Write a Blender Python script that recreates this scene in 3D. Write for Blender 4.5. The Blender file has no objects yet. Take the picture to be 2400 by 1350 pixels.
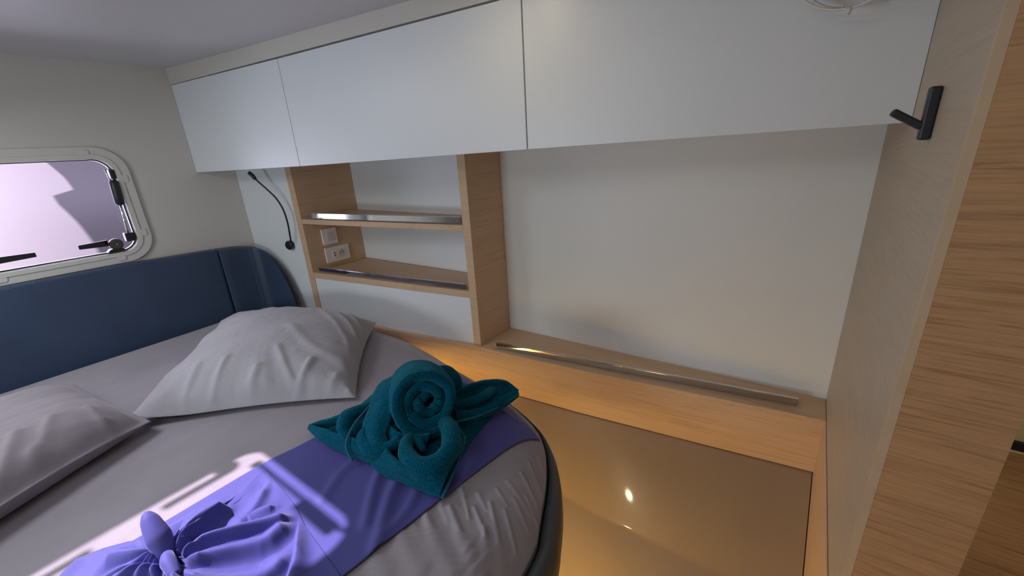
import bpy, bmesh, math, random
import numpy as np
from mathutils import Vector, Matrix, noise
from mathutils.geometry import tessellate_polygon
random.seed(4)
SC = bpy.context.scene
COL = SC.collection
ZC = 1.165          # height of the camera above the cabin sole; all heights below are written relative to the eye

# ------------------------------------------------------------------ camera
# rows: world X, Y, Z axes seen from the camera (right, down, forward)
B = np.array([[0.8179007565763023, 0.14339260434040937, -0.5572045525768674],
              [0.5726660459539403, -0.29648027240401126, 0.7642990565784592],
              [-0.055605325315041754, -0.9442129045378049, -0.32460751485584916]])
FPX = 961.23
cam = bpy.data.cameras.new('camera'); cam_o = bpy.data.objects.new('camera', cam); COL.objects.link(cam_o)
cam.sensor_width = 36.0; cam.lens = 36.0 * FPX / 2400.0; cam.clip_start = 0.01; cam.clip_end = 200
m = Matrix.Identity(4)
for r in range(3):
    m[r][0] = B[r][0]; m[r][1] = -B[r][1]; m[r][2] = -B[r][2]
m[2][3] = ZC
cam_o.matrix_world = m
SC.camera = cam_o

# ------------------------------------------------------------------ world, sun, lights, exposure
SC.view_settings.view_transform = 'Standard'; SC.view_settings.look = 'None'
SC.view_settings.exposure = 0.0; SC.view_settings.gamma = 1.0; SC.view_settings.use_curve_mapping = False
SC.cycles.use_denoising = True
SC.cycles.max_bounces = 10; SC.cycles.diffuse_bounces = 6; SC.cycles.transparent_max_bounces = 12
SC.cycles.sample_clamp_indirect = 6.0
SC.cycles.caustics_reflective = False; SC.cycles.caustics_refractive = False
W = bpy.data.worlds.new('sky'); SC.world = W; W.use_nodes = True
bg = W.node_tree.nodes['Background']; bg.inputs[0].default_value = (0.86, 0.88, 1.0, 1); bg.inputs[1].default_value = 3.0

def light(name, kind, loc, direction, energy, color, size=(1, 1), **kw):
    l = bpy.data.lights.new(name, kind); o = bpy.data.objects.new(name, l); COL.objects.link(o)
    o.location = (loc[0], loc[1], loc[2] + ZC)
    o.rotation_euler = Vector(direction).to_track_quat('-Z', 'Y').to_euler()
    l.energy = energy; l.color = color
    if kind == 'AREA':
        l.shape = 'RECTANGLE'; l.size, l.size_y = size
    for k, v in kw.items(): setattr(l, k, v)
    return o
SUN_DIR = (0.62, 0.22, -0.753)
light('sun', 'SUN', (-6, -2, 8), SUN_DIR, 10.5, (1.0, 0.91, 0.97), angle=math.radians(0.6))
light('window_daylight', 'AREA', (-2.62, 0.26, -0.15), (1, 0.05, -0.05), 2.5, (0.80, 0.86, 1.0), (0.50, 0.38))
HX0, HX1, HY0, HY1 = -2.095, -1.603, -0.507, -0.007   # clear opening of the ceiling hatch
light('hatch_daylight', 'AREA', (-1.849, -0.257, 0.388), (0.25, 0.1, -1), 7.0, (0.95, 0.98, 1.0), (0.47, 0.48))
light('near_side_fill', 'AREA', (-1.25, -1.5, -0.3), (0.1, 1, -0.02), 10.0, (0.84, 0.94, 1.0), (0.7, 0.24))  # added fill for the long wall; wall_near has no window
light('overhead_fill', 'AREA', (-0.5, -0.6, 0.385), (0.0, 0.15, -1), 4.0, (0.95, 0.98, 1.0), (0.45, 0.45))  # added fill from above; the ceiling has no opening here
light('rear_fill', 'AREA', (0.9, -1.4, -0.2), (-0.35, 1, -0.08), 1.5, (1.0, 0.93, 0.84), (0.8, 1.5))  # added fill from behind the camera, no door opening is built
light('footwell_lamp', 'AREA', (-0.42, 0.36, -0.94), (0.18, 0.42, -0.6), 5.0, (1.0, 0.64, 0.20), (0.30, 0.05))
light('corridor_lamp', 'AREA', (0.9, 1.3, 0.35), (0, 0.15, -1), 1.3, (1.0, 0.74, 0.36), (0.3, 0.3))

# ------------------------------------------------------------------ helpers
def ray(px, py):
    return B @ np.array([px - 1200.0, py - 675.0, FPX])
def at(px, py, z):            # the world point at height z (relative to the eye) seen along this line of sight
    d = ray(px, py); return d * (z / d[2])
def at_axis(px, py, ax, val):
    d = ray(px, py); return d * (val / d[ax])

def mk(name, verts, faces, mat, parent=None, smooth=False, bevel=0.0, segs=2, solid=0.0, offset=0.0, subsurf=0):
    v = np.array(verts, float); c = (v.min(0) + v.max(0)) / 2
    me = bpy.data.meshes.new(name)
    me.from_pydata([tuple(p) for p in (v - c)], [], [tuple(f) for f in faces]); me.validate(); me.update()
    bm = bmesh.new(); bm.from_mesh(me); bmesh.ops.recalc_face_normals(bm, faces=bm.faces); bm.to_mesh(me); bm.free()
    if smooth:
        for p in me.polygons: p.use_smooth = True
    me.materials.append(mat)
    o = bpy.data.objects.new(name, me); COL.objects.link(o)
    o.location = (c[0], c[1], c[2] + ZC)
    if parent is not None:
        o.parent = parent
        pw = Matrix.Translation(parent_world(parent))
        o.matrix_parent_inverse = pw.inverted()
    if solid:
        md = o.modifiers.new('thickness', 'SOLIDIFY'); md.thickness = solid; md.offset = offset
    if bevel:
        md = o.modifiers.new('bevel', 'BEVEL'); md.width = bevel; md.segments = segs; md.limit_method = 'ANGLE'; md.angle_limit = math.radians(35)
    if subsurf:
        md = o.modifiers.new('sub', 'SUBSURF'); md.levels = subsurf; md.render_levels = subsurf
    return o
_world = {}
def parent_world(p):
    # nothing is rotated or scaled, so the accumulated world position is the location itself
    return Vector(p.location)
def tag(o, label, cat, group=None):
    o['label'] = label; o['category'] = cat
    if group: o['group'] = group
    return o
def lab(o, label): o['label'] = label; return o
def structure(o, label=None):
    o['kind'] = 'structure'
    if label: o['label'] = label
    return o
def thing(name, label, cat, loc, group=None):
    o = bpy.data.objects.new(name, None); COL.objects.link(o); o.empty_display_size = 0.05
    o.location = (loc[0], loc[1], loc[2] + ZC)
    return tag(o, label, cat, group)
HEX = [(0, 3, 2, 1), (4, 5, 6, 7), (0, 1, 5, 4), (1, 2, 6, 5), (2, 3, 7, 6), (3, 0, 4, 7)]
def prism_geo(poly, z0, z1):
    n = len(poly)
    if not hasattr(z0, '__len__'): z0 = [z0] * n
    if not hasattr(z1, '__len__'): z1 = [z1] * n
    v = [(p[0], p[1], z0[i]) for i, p in enumerate(poly)] + [(p[0], p[1], z1[i]) for i, p in enumerate(poly)]
    f = [tuple(range(n - 1, -1, -1)), tuple(range(n, 2 * n))] + [(i, (i + 1) % n, n + (i + 1) % n, n + i) for i in range(n)]
    return v, f
def prism(name, poly, z0, z1, mat, parent=None, **kw):
    v, f = prism_geo(poly, z0, z1); return mk(name, v, f, mat, parent, **kw)
def box(name, x0, x1, y0, y1, z0, z1, mat, parent=None, **kw):
    return prism(name, [(x0, y0), (x1, y0), (x1, y1), (x0, y1)], z0, z1, mat, parent, **kw)
def rrect(cy, cz, hy, hz, r, n=8):
    pts = []
    for (sy, sz, a0) in ((1, 1, 0), (-1, 1, 90), (-1, -1, 180), (1, -1, 270)):
        for i in range(n + 1):
            a = math.radians(a0 + 90.0 * i / n)
            pts.append((cy + sy * (hy - r) + r * math.cos(a), cz + sz * (hz - r) + r * math.sin(a)))
    return pts
def plate_x(name, outer, holes, x0, x1, mat, parent=None, **kw):
    """a plate of outline `outer` (y,z pairs) with holes, from x0 to x1"""
    loops = [outer] + holes; flat = [p for l in loops for p in l]; n = len(flat)
    tris = tessellate_polygon([[Vector((p[0], p[1], 0)) for p in l] for l in loops])
    v = [(x0, p[0], p[1]) for p in flat] + [(x1, p[0], p[1]) for p in flat]
    f = [tuple(t) for t in tris] + [tuple(n + i for i in reversed(t)) for t in tris]
    s = 0
    for l in loops:
        k = len(l)
        f += [(s + i, s + (i + 1) % k, n + s + (i + 1) % k, n + s + i) for i in range(k)]; s += k
    return mk(name, v, f, mat, parent, **kw)
def crom(pts, n):
    """n points along a Catmull-Rom curve"""
    P = np.array(pts, float); P = np.vstack([2 * P[0] - P[1], P, 2 * P[-1] - P[-2]]); m_ = len(P) - 3; out = []
    for i in range(n):
        t = i / (n - 1) * m_; k = min(int(t), m_ - 1); t -= k
        a, b, c, d = P[k:k + 4]
        out.append(0.5 * (2 * b + (c - a) * t + (2 * a - 5 * b + 4 * c - d) * t * t + (3 * b - a - 3 * c + d) * t ** 3))
    return np.array(out)
def tube_geo(path, radii, seg=12, flat=(1, 1), up=(0, 0, 1), caps=True):
    P = np.array(path, float); n = len(P); v = []; f = []
    if not hasattr(radii, '__len__'): radii = [radii] * n
    T = np.gradient(P, axis=0); T /= np.linalg.norm(T, axis=1)[:, None]
    u = np.array(up, float)
    for i in range(n):
        s = np.cross(T[i], u); s /= max(np.linalg.norm(s), 1e-9); w = np.cross(s, T[i])
        for k in range(seg):
            a = 2 * math.pi * k / seg
            v.append(P[i] + radii[i] * (flat[0] * math.cos(a) * s + flat[1] * math.sin(a) * w))
    for i in range(n - 1):
        for k in range(seg):
            k2 = (k + 1) % seg; f.append((i * seg + k, i * seg + k2, (i + 1) * seg + k2, (i + 1) * seg + k))
    if caps: f += [tuple(range(seg)), tuple((n - 1) * seg + k for k in range(seg))]
    return v, f
def tube(name, path, radii, mat, parent=None, seg=12, **kw):
    fl = kw.pop('flat', (1, 1)); up = kw.pop('up', (0, 0, 1))
    v, f = tube_geo(path, radii, seg, fl, up); return mk(name, v, f, mat, parent, smooth=kw.pop('smooth', True), **kw)
def disc(name, c, axis, prof, mat, parent=None, seg=32, **kw):
    """a lathe: prof is (distance along axis, radius) pairs"""
    a = Vector(axis).normalized(); s = a.orthogonal().normalized(); w = a.cross(s); v = []; f = []
    for (h, r) in prof:
        for k in range(seg):
            t = 2 * math.pi * k / seg
            v.append(Vector(c) + a * h + (s * math.cos(t) + w * math.sin(t)) * r)
    n = len(prof)
    for i in range(n - 1):
        for k in range(seg):
            k2 = (k + 1) % seg; f.append((i * seg + k, i * seg + k2, (i + 1) * seg + k2, (i + 1) * seg + k))
    f += [tuple(range(seg)), tuple((n - 1) * seg + k for k in range(seg))]
    return mk(name, v, f, mat, parent, smooth=kw.pop('smooth', False), **kw)
def grid_mesh(name, G, mat, parent=None, wrap=False, **kw):
    G = np.array(G, float); a, b = G.shape[:2]; f = []
    for i in range(a - 1):
        for j in range(b if wrap else b - 1):
            j2 = (j + 1) % b; f.append((i * b + j, i * b + j2, (i + 1) * b + j2, (i + 1) * b + j))
    return mk(name, G.reshape(-1, 3), f, mat, parent, smooth=True, **kw)
def fbm(p, s=1.0, o=3):
    v = 0; a = 1; q = Vector(p) * s
    for i in range(o):
        v += a * noise.noise(q); q = q * 2.03 + Vector((3.1, 1.7, 5.2)); a *= 0.5
    return v

# ------------------------------------------------------------------ materials
def new_mat(name):
    m_ = bpy.data.materials.new(name); m_.use_nodes = True; nt = m_.node_tree
    return m_, nt, nt.nodes['Principled BSDF']
def srgb(r, g, b):
    f = lambda c: (c / 255 / 12.92) if c / 255 <= 0.04045 else ((c / 255 + 0.055) / 1.055) ** 2.4
    return (f(r), f(g), f(b), 1)
def tex_coords(nt, scale, kind='Object'):
    tc = nt.nodes.new('ShaderNodeTexCoord'); mp = nt.nodes.new('ShaderNodeMapping'); mp.inputs['Scale'].default_value = scale
    geo = nt.nodes.new('ShaderNodeNewGeometry')
    nt.links.new(geo.outputs['Position'], mp.inputs['Vector'])
    nt.nodes.remove(tc)
    return mp
def noise_n(nt, mp, scale, detail=4, rough=0.55, dist=0.0):
    n = nt.nodes.new('ShaderNodeTexNoise'); n.inputs['Scale'].default_value = scale; n.inputs['Detail'].default_value = detail
    n.inputs['Roughness'].default_value = rough; n.inputs['Distortion'].default_value = dist
    nt.links.new(mp.outputs[0], n.inputs['Vector']); return n
def ramp(nt, src, stops):
    r = nt.nodes.new('ShaderNodeValToRGB'); e = r.color_ramp.elements
    while len(e) < len(stops): e.new(0.5)
    for i, (p, c) in enumerate(stops): e[i].position = p; e[i].color = c
    nt.links.new(src, r.inputs[0]); return r
def bump(nt, src, bs, strength, dist=0.002):
    b = nt.nodes.new('ShaderNodeBump'); b.inputs['Strength'].default_value = strength; b.inputs['Distance'].default_value = dist
    nt.links.new(src, b.inputs['Height']); nt.links.new(b.outputs[0], bs.inputs['Normal']); return b
def plain(name, col, rough=0.5, metal=0.0, spec=0.5, mott=0.03, ms=3.0, bmp=0.0, bs=200.0, coat=0.0, sheen=0.0):
    m_, nt, b = new_mat(name)
    b.inputs['Roughness'].default_value = rough; b.inputs['Metallic'].default_value = metal; b.inputs['Specular IOR Level'].default_value = spec
    b.inputs['Coat Weight'].default_value = coat; b.inputs['Coat Roughness'].default_value = 0.05
    if sheen: b.inputs['Sheen Weight'].default_value = sheen; b.inputs['Sheen Roughness'].default_value = 0.5
    mp = tex_coords(nt, (1, 1, 1)); n = noise_n(nt, mp, ms, 3)
    c0 = tuple(max(0, c * (1 - mott)) for c in col[:3]) + (1,); c1 = tuple(min(1, c * (1 + mott)) for c in col[:3]) + (1,)
    r = ramp(nt, n.outputs[0], [(0.3, c0), (0.7, c1)]); nt.links.new(r.outputs[0], b.inputs['Base Color'])
    if bmp:
        n2 = noise_n(nt, mp, bs, 2); bump(nt, n2.outputs[0], b, bmp, 0.001)
    return m_
def oak(name, base, scale, contrast=0.10, rough=0.48, fig=0.28):
    """straight-grained oak veneer; `scale` is low along the grain and high across it"""
    m_, nt, b = new_mat(name); b.inputs['Roughness'].default_value = rough; b.inputs['Specular IOR Level'].default_value = 0.35
    mp = tex_coords(nt, scale)
    fine = noise_n(nt, mp, 5.0, 4, 0.65, 0.25)
    mp2 = tex_coords(nt, tuple(s * 0.22 for s in scale)); wide = noise_n(nt, mp2, 4.0, 3, 0.5, 0.8)
    mx = nt.nodes.new('ShaderNodeMath'); mx.operation = 'MULTIPLY_ADD'; mx.inputs[1].default_value = fig
    nt.links.new(wide.outputs[0], mx.inputs[0]); 
    sc = nt.nodes.new('ShaderNodeMath'); sc.operation = 'MULTIPLY'; sc.inputs[1].default_value = 1 - fig; nt.links.new(fine.outputs[0], sc.inputs[0])
    nt.links.new(sc.outputs[0], mx.inputs[2])
    k = contrast
    lo = (base[0] * (1 - 1.6 * k), base[1] * (1 - 1.9 * k), base[2] * (1 - 2.2 * k), 1); hi = (min(1, base[0] * (1 + k)), min(1, base[1] * (1 + k)), min(1, base[2] * (1 + k)), 1)
    r = ramp(nt, mx.outputs[0], [(0.36, lo), (0.47, base), (0.62, hi)]); nt.links.new(r.outputs[0], b.inputs['Base Color'])
    bump(nt, fine.outputs[0], b, 0.25, 0.0006)
    return m_
OAK = srgb(203, 173, 141); OAKW = srgb(182, 142, 102)
M = {}
M['oak_xz'] = oak('oak_grain_horizontal', OAK, (1.3, 1.3, 62))            # vertical faces, grain horizontal
M['oak_end'] = oak('oak_grain_strong', OAKW, (2.2, 2.2, 60), 0.15)
M['oak_top'] = oak('oak_grain_top', OAK, (1.3, 55, 55))                   # horizontal faces, grain along the wall
M['oak_light'] = plain('oak_edge_band', srgb(196, 172, 142), 0.5, mott=0.05, ms=20)
M['oak_pale'] = oak('oak_grain_pale', srgb(184, 170, 148), (1.2, 1.6, 48), 0.06)
M['white_wall'] = plain('white_wall_vinyl', srgb(206, 203, 195), 0.6, mott=0.012, bmp=0.04, bs=300)
M['ceiling'] = plain('ceiling_vinyl', srgb(206, 204, 204), 0.42, mott=0.012)
M['lacquer'] = plain('white_satin_lacquer', srgb(226, 231, 234), 0.38, mott=0.008)
M['backing'] = plain('white_backing_panel', srgb(230, 233, 231), 0.5, mott=0.01)
M['shadow_gap'] = plain('dark_gap', srgb(70, 70, 66), 0.8)
M['frame_plastic'] = plain('window_frame_plastic', srgb(208, 207, 200), 0.35, mott=0.01)
M['black_plastic'] = plain('black_plastic', srgb(30, 32, 36), 0.38)
M['black_matt'] = plain('black_satin_metal', srgb(40, 42, 45), 0.42, spec=0.4)
M['dark_gap2'] = plain('black_rubber', srgb(22, 22, 25), 0.6)
M['red'] = plain('red_plastic', srgb(190, 30, 50), 0.35)
M['olive'] = plain('olive_grey_plastic', srgb(66, 68, 58), 0.4)
M['chrome'] = plain('polished_chrome', srgb(205, 205, 208), 0.06, metal=1.0, mott=0.0)
M['steel'] = plain('brushed_steel', srgb(200, 200, 200), 0.2, metal=1.0, mott=0.01)
M['socket'] = plain('socket_plastic', srgb(236, 230, 222), 0.3, mott=0.01)
M['socket_in'] = plain('socket_recess_plastic', srgb(214, 206, 196), 0.35, mott=0.01)
M['vinyl_blue'] = plain('navy_blue_leatherette', srgb(56, 72, 96), 0.46, mott=0.10, ms=5, bmp=0.25, bs=420, spec=0.45)
M['vinyl_base'] = plain('dark_grey_leatherette', srgb(66, 70, 72), 0.42, mott=0.06, bmp=0.2, bs=420, spec=0.5)
M['gelcoat'] = plain('taupe_gelcoat', srgb(152, 135, 117), 0.22, mott=0.01, coat=1.0)
M['sole'] = oak('walnut_sole', srgb(150, 112, 74), (1.2, 22, 22), 0.22, 0.35)
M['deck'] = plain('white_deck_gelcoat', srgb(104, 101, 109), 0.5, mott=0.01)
M['cream'] = plain('corridor_cream', srgb(206, 190, 140), 0.6)
def fabric(name, col, rough=0.9, mott=0.05, ms=6, weave=700, wb=0.12, sheen=0.3, wr=0.0, wrs=(7, 7, 7)):
    m_, nt, b = new_mat(name); b.inputs['Roughness'].default_value = rough; b.inputs['Specular IOR Level'].default_value = 0.15
    b.inputs['Sheen Weight'].default_value = sheen; b.inputs['Sheen Roughness'].default_value = 0.4
    mp = tex_coords(nt, (1, 1, 1)); n = noise_n(nt, mp, ms, 4)
    r = ramp(nt, n.outputs[0], [(0.3, tuple(c * (1 - mott) for c in col[:3]) + (1,)), (0.7, tuple(min(1, c * (1 + mott)) for c in col[:3]) + (1,))])
    nt.links.new(r.outputs[0], b.inputs['Base Color'])
    n2 = noise_n(nt, mp, weave, 2); bb = bump(nt, n2.outputs[0], b, wb, 0.0008)
    if wr:
        mp3 = tex_coords(nt, wrs); n3 = noise_n(nt, mp3, 1.0, 4, 0.5, 0.6)
        b2 = nt.nodes.new('ShaderNodeBump'); b2.inputs['Strength'].default_value = wr; b2.inputs['Distance'].default_value = 0.02
        nt.links.new(n3.outputs[0], b2.inputs['Height']); nt.links.new(b2.outputs[0], bb.inputs['Normal'])
    return m_
M['sheet'] = fabric('grey_cotton_sheet', srgb(152, 147, 154), wr=0.18, wrs=(9, 5, 7))
M['pillow'] = fabric('grey_cotton_pillowcase', srgb(168, 167, 173), wr=0.3, wrs=(14, 9, 9))
M['runner'] = fabric('violet_blue_satin', srgb(78, 79, 146), rough=0.62, mott=0.04, weave=900, wb=0.05, sheen=0.25)
M['pip'] = fabric('light_grey_piping', srgb(150, 146, 150))
def terry():
    m_, nt, b = new_mat('teal_terry'); b.inputs['Roughness'].default_value = 1.0; b.inputs['Specular IOR Level'].default_value = 0.05
    b.inputs['Sheen Weight'].default_value = 0.35; b.inputs['Sheen Roughness'].default_value = 0.35; b.inputs['Sheen Tint'].default_value = (0.2, 0.75, 0.85, 1)
    mp = tex_coords(nt, (1, 1, 1)); n = noise_n(nt, mp, 420, 3, 0.7); n2 = noise_n(nt, mp, 60, 3)
    r = ramp(nt, n.outputs[0], [(0.35, srgb(0, 44, 62)), (0.5, srgb(2, 78, 102)), (0.72, srgb(14, 122, 148))]); nt.links.new(r.outputs[0], b.inputs['Base Color'])
    ad = nt.nodes.new('ShaderNodeMath'); ad.operation = 'ADD'; nt.links.new(n.outputs[0], ad.inputs[0]); nt.links.new(n2.outputs[0], ad.inputs[1])
    bump(nt, ad.outputs[0], b, 0.7, 0.004); return m_
M['terry'] = terry()
M['terry_hem'] = fabric('teal_hem', srgb(24, 96, 116), weave=600, wb=0.3)
def glass_mat():
    m_ = bpy.data.materials.new('tinted_acrylic'); m_.use_nodes = True; nt = m_.node_tree; nt.nodes.clear()
    out = nt.nodes.new('ShaderNodeOutputMaterial'); mx = nt.nodes.new('ShaderNodeMixShader'); fr = nt.nodes.new('ShaderNodeFresnel'); fr.inputs[0].default_value = 1.3
    tr = nt.nodes.new('ShaderNodeBsdfTransparent'); tr.inputs[0].default_value = (0.97, 0.925, 0.985, 1); gl = nt.nodes.new('ShaderNodeBsdfGlossy'); gl.inputs['Roughness'].default_value = 0.02
    nt.links.new(fr.outputs[0], mx.inputs[0]); nt.links.new(tr.outputs[0], mx.inputs[1]); nt.links.new(gl.outputs[0], mx.inputs[2]); nt.links.new(mx.outputs[0], out.inputs[0]); return m_
M['glass'] = glass_mat()
def emit(name, col, s):
    m_, nt, b = new_mat(name); b.inputs['Emission Color'].default_value = col; b.inputs['Emission Strength'].default_value = s; b.inputs['Base Color'].default_value = col; return m_
M['led'] = emit('amber_led', (1.0, 0.62, 0.17, 1), 52.0)
M['lampglow'] = emit('warm_lamp', (1.0, 0.80, 0.5, 1), 80.0)

# ------------------------------------------------------------------ the room shell
XL, XP, YF = -2.487, 0.14, 1.46
ZCEIL, ZFLOOR = 0.42, -1.165
WY, WZ = 0.26, -0.148                 # centre of the porthole
hole = rrect(WY, WZ, 0.268, 0.205, 0.065)
structure(plate_x('wall_left', [(-1.66, ZFLOOR), (1.5, ZFLOOR), (1.5, 0.47), (-1.66, 0.47)], [hole], XL - 0.05, XL, M['white_wall']), 'white end wall with the porthole over the blue headboard')
def yb(x): return 1.427 + (x + 1.086) * 0.0236        # back wall line
structure(prism('wall_far', [(-2.55, yb(-2.55)), (XP + 0.1, yb(XP + 0.1)), (XP + 0.1, 1.56), (-2.55, 1.56)], ZFLOOR, 0.6, M['backing']), 'pale wall behind the ledge and shelves')
structure(box('floor', -2.6, 1.7, -1.7, 2.6, ZFLOOR - 0.03, ZFLOOR, M['gelcoat']), 'taupe cabin sole')
def plate_z(name, outer, holes, z0, z1, mat, parent=None, **kw):
    loops = [outer] + holes; flat = [p for l in loops for p in l]; n = len(flat)
    tris = tessellate_polygon([[Vector((p[0], p[1], 0)) for p in l] for l in loops])
    f0 = z0 if callable(z0) else (lambda x, y: z0); f1 = z1 if callable(z1) else (lambda x, y: z1)
    v = [(p[0], p[1], f0(*p)) for p in flat] + [(p[0], p[1], f1(*p)) for p in flat]
    f = [tuple(t) for t in tris] + [tuple(n + i for i in reversed(t)) for t in tris]; s0 = 0
    for l in loops:
        k = len(l); f += [(s0 + i, s0 + (i + 1) % k, n + s0 + (i + 1) % k, n + s0 + i) for i in range(k)]; s0 += k
    return mk(name, v, f, mat, parent, **kw)
def zceil(x, y): return 0.395 + 0.0125 * (0.14 - min(x, 0.14))
hcx, hcy, hhx, hhy = (HX0 + HX1) / 2, (HY0 + HY1) / 2, (HX1 - HX0) / 2, (HY1 - HY0) / 2
structure(plate_z('ceiling', [(-2.6, -1.7), (0.14, -1.7), (1.7, -1.7), (1.7, 2.6), (0.14, 2.6), (-2.6, 2.6)], [rrect(hcx, hcy, hhx + 0.055, hhy + 0.055, 0.10)], zceil, 0.47, M['ceiling']), 'pale ceiling')
hat = structure(plate_z('window_2', rrect(hcx, hcy, hhx + 0.08, hhy + 0.08, 0.125), [rrect(hcx, hcy, hhx, hhy, 0.06)], 0.400, 0.4232, M['frame_plastic']), 'square ceiling hatch that lets the sun onto the bed')
plate_z('pane', rrect(hcx, hcy, hhx + 0.004, hhy + 0.004, 0.064), [], 0.4233, 0.429, M['glass'], hat)
def hb(name, x0, x1, y0, y1, z0=0.394, z1=0.406, mat='black_plastic', **kw): return prism(name, [(x0, y0), (x1, y0), (x1, y1), (x0, y1)], z0, z1, M[mat], hat, **kw)
for (hy_, sg) in ((HY1 - 0.078, -1), (HY1 - 0.475, 1)):
    disc('latch_hub', (HX0 + 0.028, hy_, 0.390), (0, 0, 1), [(0, 0.025), (0.02, 0.025)], M['olive'], hat, seg=20)
    hb('latch_base', HX0 - 0.004, HX0 + 0.012, hy_ - 0.045, hy_ + 0.035)
    hb('latch_lever', HX0 + 0.042, HX0 + 0.055, min(hy_, hy_ + sg * 0.137), max(hy_, hy_ + sg * 0.137))
hb('stay_bracket', HX0 + 0.080, HX0 + 0.104, HY1 - 0.040, HY1 - 0.016); hb('stay_bracket', HX1 - 0.016, HX1 - 0.004, HY1 - 0.026, HY1 - 0.012)
hb('stay_rod', HX0 + 0.10, HX1 - 0.02, HY1 - 0.029, HY1 - 0.021, mat='chrome'); hb('stay_body', HX0 + 0.325, HX0 + 0.452, HY1 - 0.050, HY1 - 0.019)
structure(box('wall_near', -2.6, 1.7, -1.7, -1.64, ZFLOOR, 0.5, M['white_wall']))
structure(box('wall_corridor_side', 1.5, 1.56, -1.7, 2.6, ZFLOOR, 0.5, M['white_wall']))
s = 1.15
structure(box('wall_corridor_end', 0.2, 1.6, 2.045, 2.1, ZFLOOR, 0.5, M['cream']), 'cream wall at the end of the passage')
structure(box('baseboard_corridor', 0.27, 1.49, 2.025, 2.045, ZFLOOR + 0.004, ZFLOOR + 0.045, M['dark_gap2']), 'dark skirting in the passage')
structure(box('floor_corridor', 0.262, 1.49, -1.5, 2.025, ZFLOOR + 0.001, ZFLOOR + 0.008, M['sole']), 'brown wood floor in the passage')
structure(box('trim_1', 0.27, 1.49, 2.016, 2.0245, ZFLOOR + 0.009, ZFLOOR + 0.014, M['cream']), 'pale strip along the passage skirting')

# oak partition beside the camera
wr = structure(prism('wall_right', [(XP, 0.712), (0.256, 0.706), (0.256, 1.56), (XP, 1.56)], ZFLOOR + 0.002, 0.5, M['oak_pale']), 'oak veneered partition on the right')
structure(prism('trim_2', [(XP - 0.001, 0.700), (XP + 0.0090, 0.700), (XP + 0.0090, 0.7115), (XP - 0.001, 0.7115)], ZFLOOR + 0.002, 0.5, M['oak_light']), 'pale edge banding of the oak partition')
structure(prism('trim_3', [(XP + 0.0090, 0.7003), (0.257, 0.7003), (0.257, 0.7055), (XP + 0.0090, 0.7055)], ZFLOOR + 0.002, 0.5, M['oak_end']), 'strongly grained oak face of the partition end')
# low board on the partition, top level with the ledge
structure(prism('trim_4', [(XP - 0.0035, 0.715), (XP - 0.0005, 0.715), (XP - 0.0005, 1.34), (XP - 0.0035, 1.34)], ZFLOOR + 0.03, [-0.829, -0.829, -0.809, -0.809], M['oak_xz'], bevel=0.001), 'low oak board on the partition')

# ------------------------------------------------------------------ front lines of the joinery (measured plan)
def yf(x):                            # front of the ledge and shelf unit
    xs = [-2.5, -2.095, -1.1, -0.62, -0.2, 0.14]; ys = [1.0, 1.058, 1.203, 1.245, 1.297, 1.341]
    return float(np.interp(x, xs, ys))
def yc(x): return 0.826 + (x + 2.487) * 0.1085        # front of the overhead cabinets
ZL = -0.807

# sloping gelcoat locker top between ledge and sole
def slope_grid():
    # profile in y from under the ledge board down to the sole, with a coved foot
    prof = []
    z0, y0 = -1.0, 0.0
    sl = 0.405
    for k in range(24):
        prof.append(None)
    G = []
    for i in range(60):
        x = -1.6 + i / 59 * (XP - 0.006 + 1.6)
        yt = yf(x) + 0.004
        row = []
        yend = yt - (0.145 / sl)
        ycr = 0.968 + 0.02 * math.exp(-((x + 0.62) / 0.12) ** 2)
        slx = 0.146 / (yt - ycr)
        ks = [0, .1, .2, .3, .4, .5, .6, .7, .8, .86, .9, .93, .95, .97, .98, .99, .996, 1.0, 1.004, 1.01, 1.03, 1.05, 1.07, 1.1, 1.2, 1.5, 2.0, 2.8]
        for k in ks:
            y = yt - k * (yt - ycr)
            zlin = -1.0 - 0.158 * k
            # soft maximum with the sole level gives the coved crease
            w = 0.0015
            zf_ = -1.158
            dlt = zlin - zf_
            z = zf_ + 0.5 * (dlt + math.sqrt(dlt * dlt + 4 * w * w))
            row.append((x, y, z))
        G.append(row)
    return G
o = structure(grid_mesh('trim_5', slope_grid(), M['gelcoat']), 'glossy taupe moulded slope running down from the ledge to the sole')

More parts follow.
